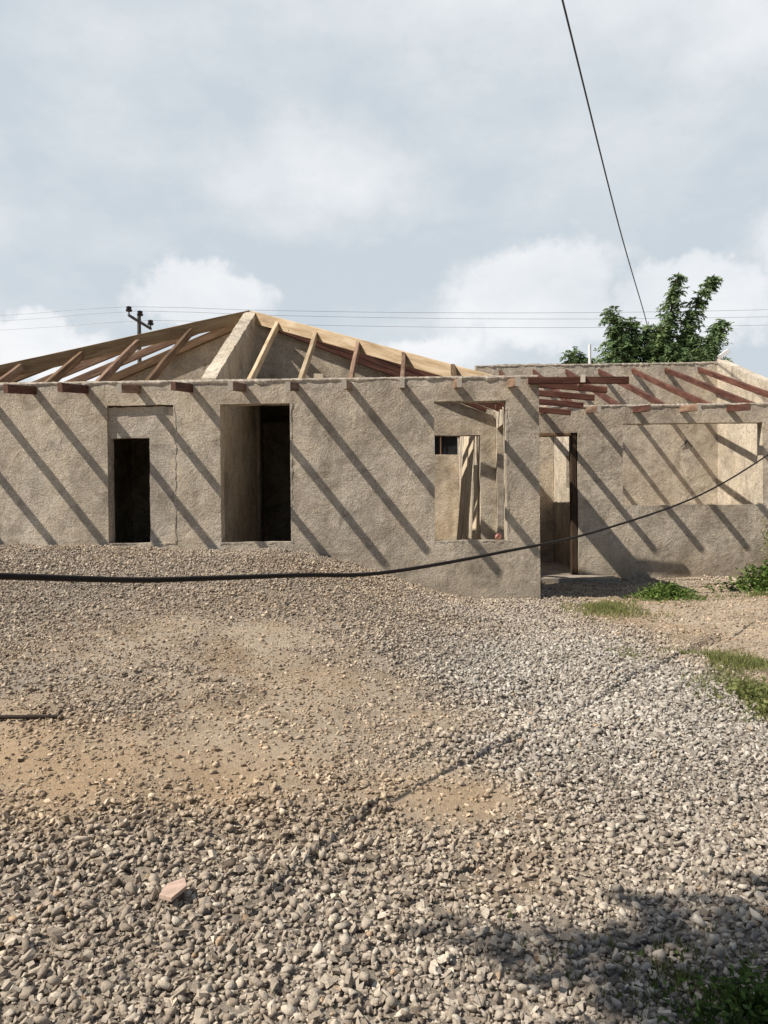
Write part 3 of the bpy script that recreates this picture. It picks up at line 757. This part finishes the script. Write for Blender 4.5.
tree = empty('tree', (8.7, 16.3, .2)); tag(tree, 'leafy green tree with tall feathery branches rising behind the wing wall', 'tree')
plumes = [  # foot, top, half width, tint
    ((7.2, 16.2, 5.4), (6.95, 16.0, 8.15), .50, .42, 60), ((7.5, 16.0, 5.4), (7.75, 16.1, 7.8), .5, .5, 55), ((7.0, 16.5, 5.4), (7.35, 16.4, 7.7), .45, .55, 45),
    ((8.2, 16.3, 5.4), (8.35, 16.3, 7.7), .50, .60, 55), ((8.4, 15.9, 5.6), (8.7, 16.0, 7.5), .40, .72, 40),
    ((8.9, 16.2, 5.6), (9.35, 16.2, 9.35), .36, .38, 85), ((9.3, 16.4, 5.6), (10.55, 16.2, 9.25), .36, .36, 95),
    ((9.6, 16.0, 5.4), (10.75, 15.9, 7.65), .50, .30, 70), ((9.0, 16.0, 5.2), (9.9, 16.3, 7.2), .6, .38, 70), ((8.6, 16.5, 5.0), (9.0, 16.6, 7.3), .6, .38, 60),
    ((7.8, 16.8, 5.2), (7.9, 16.8, 7.2), .6, .35, 55), ((9.8, 16.6, 5.2), (10.4, 16.7, 6.7), .5, .3, 50)]
lv = Leaves(); limbs = [([(8.7, 16.3, 0), (8.65, 16.3, 2.0), (8.75, 16.3, 4.2)], [.19, .16, .13])]
for (f, t_, hw, ti, n) in plumes:
    f = np.array(f); t_ = np.array(t_)
    lean = np.array([.25 * np.sign(t_[0] - f[0] + .01) * 0, 0, 0])
    mid = (f + t_) / 2 + RNG.normal(0, .08, 3) - np.array([.12 * (t_[0] - f[0]), 0, -.1])
    pts = spline([(8.7, 16.3, 3.4), f, mid, t_], 8)
    limbs.append((pts, list(np.linspace(.075, .012, len(pts)))))
    P = np.array(pts)
    for i in range(int(n * 3.1)):
        u = RNG.uniform(.25, 1.0); q = P[min(int(u * (len(P) - 1)), len(P) - 1)] + RNG.normal(0, .05, 3)
        tp = 1 - .45 * max(0, (u - .6) / .4)
        d = rnd_dir(-.1, .75)
        lv.frond(q, d, hw * tp * RNG.uniform(.6, 1.5), .17, .06, ti + .15 + RNG.normal(0, .12), RNG.uniform(.7, 1.8), 8)
for i in range(950):        # dense lower crown
    q = np.array([8.8, 16.3, 5.6]) + np.clip(RNG.normal(0, 1, 3), -1.6, 1.6) * np.array([1.05, .6, .7])
    lv.frond(q, rnd_dir(), RNG.uniform(.35, .6), .17, .07, .38 + RNG.normal(0, .15), 1.0, 7)
tubes('trunk', limbs, M['bark'], tree, 7)
lv.build('crown', M['leaf'], tree)

bt = empty('small_tree', (5.72, 16, .2)); tag(bt, 'small round green treetop peeping over the wall left of the white post', 'tree')
lv = Leaves()
for i in range(110):
    q = np.array([5.72, 16, 6.42]) + np.clip(RNG.normal(0, 1, 3), -1.5, 1.5) * np.array([.14, .15, .18]); lv.frond(q, rnd_dir(), .22, .11, .055, .5 + RNG.normal(0, .12), .8, 6)
for i in range(60):
    q = np.array([6.2, 16, 6.22]) + np.clip(RNG.normal(0, 1, 3), -1.5, 1.5) * np.array([.16, .15, .12]); lv.frond(q, rnd_dir(), .3, .12, .06, .8 + RNG.normal(0, .12), .8, 6)
lv.build('crown', M['leaf'], bt)
tubes('trunk', [([(5.72, 16, 0), (5.7, 16, 3), (5.75, 16, 6.3)], [.08, .06, .03])], M['bark'], bt, 7)

# big tree beside the photographer: only its shade reaches the picture
st_ = empty('shade_tree', (-5.2, -13.2, 0)); tag(st_, 'broad shade tree beyond the left edge beside the photographer', 'tree')
lv = Leaves()
for c_, r_, n in (((-3.0, -10.05, 5.3), (1.2, .5, .4), 62), ((-3.15, -9.4, 5.3), (.55, .4, .3), 40), ((-3.6, -11.3, 5.6), (.9, .7, .5), 260), ((-4.8, -12.9, 6.0), (1.4, 1.3, .9), 420)):
    for i in range(n):
        q = np.array(c_) + RNG.normal(0, 1, 3) * np.array(r_) * .6
        lv.frond(q, rnd_dir(-.4, .6), RNG.uniform(.3, .55), .16, .07, .45 + RNG.normal(0, .12), .8, 7)
lv.build('crown', M['leaf'], st_)
tubes('trunk', [([(-5.2, -13.2, -.05), (-5.1, -13.2, 2.2), (-4.9, -13.0, 4.5), (-4.8, -12.9, 6.0)], [.24, .19, .14, .05]),
                ([(-5.05, -13.2, 3.2), (-4.0, -11.8, 4.9), (-3.1, -9.7, 5.3)], [.11, .08, .03])], M['bark'], st_, 9)

def weed(name, cx, cy, rx, ry, h, n, mat, label, ll=.05, tint=.5, z0=None):
    lv = Leaves()
    for i in range(n):
        a = RNG.uniform(0, 2 * np.pi); rr = min(abs(RNG.normal(0, .62)), 1.6)
        px_, py_ = cx + math.cos(a) * rr * rx, cy + math.sin(a) * rr * ry
        hh = h * max(.25, 1 - rr * rr * .7) * RNG.uniform(.35, 1.1)
        zb = (gz(px_, py_) if z0 is None else z0)
        p = np.array([px_, py_, zb - .01]); d = np.array([math.cos(a) * rr * .6, math.sin(a) * rr * .6, 1.0]) + RNG.normal(0, .25, 3); d /= np.linalg.norm(d)
        sd_ = np.cross(d, rnd_dir(-.2, .2)); sd_ /= np.linalg.norm(sd_)
        lv.quad(p, d, sd_, hh, .006, tint - .2)
        m_ = max(3, int(hh / .03))
        for k in range(m_):
            q = p + d * hh * (k + 1) / m_
            e = rnd_dir(-.2, .7); s2 = np.cross(e, rnd_dir()); s2 /= np.linalg.norm(s2) + 1e-6
            lv.quad(q, e, s2, ll * RNG.uniform(.6, 1.3), ll * .5, np.clip(tint + RNG.normal(0, .22), 0, 1))
    o = lv.build(name, mat); tag(o, label, 'weeds'); return o
weed('weed_clump', 3.42, .10, .40, .42, .22, 620, M['weed'], 'low bright green weed patch on bare earth near the doorway shadow', .045, .6)
weed('weed_clump', 5.35, .85, .68, .6, .46, 900, M['weed'], 'bushy green weed clump at the right edge near the wing wall', .06, .5)
weed('weed_clump', 6.45, 2.55, .38, .3, 1.15, 260, M['dryweed'], 'tall straggly yellow-green weeds against the wing wall at the right edge', .05, .55)
weed('weed_clump', 2.52, -4.75, .26, .62, .15, 620, M['dryweed'], 'dense green weeds bordering the gravel at the right edge', .04, .5)
weed('weed_clump', 1.02, -7.80, .30, .22, .13, 520, M['weed'], 'dark shaded weeds in the bottom right corner', .026, .35)

# grass and thin weeds nobody could count
lv = Leaves()
def grass(cx, cy, rx, ry, n, h, tint, a0=0):
    for i in range(n):
        a = RNG.uniform(0, 2 * np.pi); rr = min(abs(RNG.normal(0, .62)), 1.6)
        dx, dy = math.cos(a) * rr * rx, math.sin(a) * rr * ry
        px_, py_ = cx + dx * math.cos(a0) - dy * math.sin(a0), cy + dx * math.sin(a0) + dy * math.cos(a0)
        if vnoise(px_, py_, 0, .22, 77) < -.15 + .5 * rr - .3: continue
        zb = gz(px_, py_)
        for k in range(3):
            d = np.array([0, 0, 1.0]) + RNG.normal(0, .45, 3); d /= np.linalg.norm(d); s2 = np.cross(d, rnd_dir()); s2 /= np.linalg.norm(s2)
            lv.quad((px_, py_, zb - .004), d, s2, h * RNG.uniform(.4, 1.2), .006, np.clip(tint + RNG.normal(0, .22), 0, 1))
grass(2.40, -.85, .55, .65, 1700, .08, .6)
grass(3.3, -.1, .7, .3, 380, .06, .55)
grass(2.75, -3.45, .9, .38, 1900, .07, .5, -.2)
grass(2.50, -4.45, .42, .8, 1900, .07, .4)
grass(4.7, .2, .9, .4, 400, .07, .5)
grass(4.2, -2.6, 1.0, .8, 500, .07, .5)
grass(.85, -7.6, .4, .3, 260, .05, .2)
go = lv.build('grass', M['dryweed']); tag(go, 'short thin yellow-green grass at the edges of the gravel', 'grass', kind='stuff')

# ------------------------------------------------------------------ sky, sun
LD = Vector((2.5, 1.0, -3.05)).normalized()
el = math.asin(-LD.z); az = math.atan2(-LD.x, -LD.y)       # azimuth of the sun, clockwise from +Y
w = bpy.data.worlds.new('World'); S.world = w; w.use_nodes = True
nt = w.node_tree; L = nt.links; bg = nt.nodes['Background']
sky = N(nt, 'ShaderNodeTexSky'); sky.sky_type = 'NISHITA'; sky.sun_disc = False
sky.sun_elevation = el; sky.sun_rotation = az; sky.air_density = 1.0; sky.dust_density = .6
STR = .06; bg.inputs['Strength'].default_value = STR
tc = N(nt, 'ShaderNodeTexCoord').outputs['Generated']
nz1 = N(nt, 'ShaderNodeTexNoise'); nz1.inputs['Scale'].default_value = 3.2; nz1.inputs['Detail'].default_value = 9; nz1.inputs['Roughness'].default_value = .6
mp = N(nt, 'ShaderNodeMapping'); mp.inputs['Scale'].default_value = (1, 1, 1.9); mp.inputs['Location'].default_value = (.4, .1, .3)
L.new(tc, mp.inputs[0]); L.new(mp.outputs[0], nz1.inputs['Vector'])
def math_(op, a, b=None, c=None):
    n = N(nt, 'ShaderNodeMath', operation=op)
    for i, v in enumerate((a, b, c)):
        if v is None: continue
        if hasattr(v, 'links'): L.new(v, n.inputs[i])
        else: n.inputs[i].default_value = v
    return n.outputs[0]
# wobble the direction a little, so that cloud banks get billowed edges
nzv = N(nt, 'ShaderNodeTexNoise'); nzv.inputs['Scale'].default_value = 9; nzv.inputs['Detail'].default_value = 8; nzv.inputs['Roughness'].default_value = .62; L.new(tc, nzv.inputs['Vector'])
wob = N(nt, 'ShaderNodeVectorMath', operation='MULTIPLY_ADD'); L.new(nzv.outputs['Color'], wob.inputs[0]); wob.inputs[1].default_value = (.15, .15, .15); L.new(tc, wob.inputs[2])
wob2 = N(nt, 'ShaderNodeVectorMath', operation='SUBTRACT'); L.new(wob.outputs[0], wob2.inputs[0]); wob2.inputs[1].default_value = (.075, .075, .075)
def bank(az_, el_, ra, re, soft):
    """cloud bank at a compass bearing/elevation (degrees), returns 0..1"""
    a, e = math.radians(az_), math.radians(el_)
    d = (math.sin(a) * math.cos(e), math.cos(a) * math.cos(e), math.sin(e))
    sb = N(nt, 'ShaderNodeVectorMath', operation='SUBTRACT'); L.new(wob2.outputs[0], sb.inputs[0]); sb.inputs[1].default_value = d
    sc = N(nt, 'ShaderNodeVectorMath', operation='MULTIPLY'); L.new(sb.outputs[0], sc.inputs[0]); sc.inputs[1].default_value = (1 / ra, 1 / ra, 1 / re)
    ln = N(nt, 'ShaderNodeVectorMath', operation='LENGTH'); L.new(sc.outputs[0], ln.inputs[0])
    mr = N(nt, 'ShaderNodeMapRange'); mr.interpolation_type = 'SMOOTHSTEP'; mr.inputs['From Min'].default_value = 1; mr.inputs['From Max'].default_value = 1 - soft
    L.new(ln.outputs[1], mr.inputs['Value']); return mr.outputs[0]
CB = [(-15, 15.0, .095, .055, .35), (-27, 11, .13, .045, .4), (-34, 16, .08, .07, .8), (10, 14.5, .14, .075, .4), (20, 13, .10, .06, .4), (30, 16, .14, .085, .5), (2, 11, .12, .04, .5),
      (-6, 23, .20, .10, 1.0), (-22, 40, .26, .08, 1.0), (10, 36, .35, .14, 1.0), (-33, 24, .10, .07, 1.0), (28, 30, .2, .1, 1.0), (60, 25, .4, .2, .9), (-70, 25, .4, .2, .9), (130, 30, .5, .25, .9), (-140, 35, .5, .25, .9)]
tot = None
for i, c_ in enumerate(CB):
    b_ = bank(*c_)
    b_ = math_('MULTIPLY', b_, 1.0 if c_[4] < .7 else .85)
    tot = b_ if tot is None else math_('MAXIMUM', tot, b_)
nf = math_('MULTIPLY_ADD', nz1.outputs['Fac'], 2.6, -1.15)
cf = N(nt, 'ShaderNodeClamp'); L.new(math_('ADD', math_('MULTIPLY', tot, .72), math_('MULTIPLY', nf, .80)), cf.inputs[0])
grey = tuple(v / STR for v in (.50, .555, .60)); white = tuple(v / STR for v in (.78, .785, .795))
cloud = mix(nt, cf.outputs[0], grey, white)
# thin veil everywhere, thicker ahead; the clear sky shows through elsewhere
veil = N(nt, 'ShaderNodeSeparateXYZ'); L.new(tc, veil.inputs[0])
vr = N(nt, 'ShaderNodeMapRange'); vr.inputs['From Min'].default_value = -.05; vr.inputs['From Max'].default_value = .55; vr.inputs['To Min'].default_value = .06; vr.inputs['To Max'].default_value = .93
L.new(veil.outputs[1], vr.inputs['Value'])
L.new(mix(nt, vr.outputs[0], sky.outputs[0], cloud), bg.inputs['Color'])

sun = bpy.data.lights.new('sun', 'SUN'); sun.energy = 5.0; sun.angle = math.radians(.55); sun.color = (1, .93, .82)
so = bpy.data.objects.new('sun', sun); C.objects.link(so); so.rotation_euler = LD.to_track_quat('-Z', 'Y').to_euler(); so.location = (-20, -10, 20)

# ------------------------------------------------------------------ camera
cam = bpy.data.cameras.new('camera'); co = bpy.data.objects.new('camera', cam); C.objects.link(co); S.camera = co
cam.sensor_fit = 'VERTICAL'; cam.sensor_height = 36; cam.lens = 36 * 760 / 1024; cam.clip_end = 3000; cam.clip_start = .05
yaw, pit, rho = math.radians(1.66), math.radians(.5), math.radians(.54)
f = Vector((-math.sin(yaw) * math.cos(pit), math.cos(yaw) * math.cos(pit), -math.sin(pit)))
r_ = Vector((math.cos(yaw), math.sin(yaw), 0)); u_ = r_.cross(f)
r2 = r_ * math.cos(rho) - u_ * math.sin(rho); u2 = u_ * math.cos(rho) + r_ * math.sin(rho)
co.matrix_world = Matrix.Translation((0, -10, EYE)) @ Matrix((r2, u2, -f)).transposed().to_4x4()
S.view_settings.view_transform = 'Standard'; S.view_settings.look = 'None'; S.view_settings.exposure = .34; S.view_settings.gamma = 1
S.cycles.max_bounces = 6
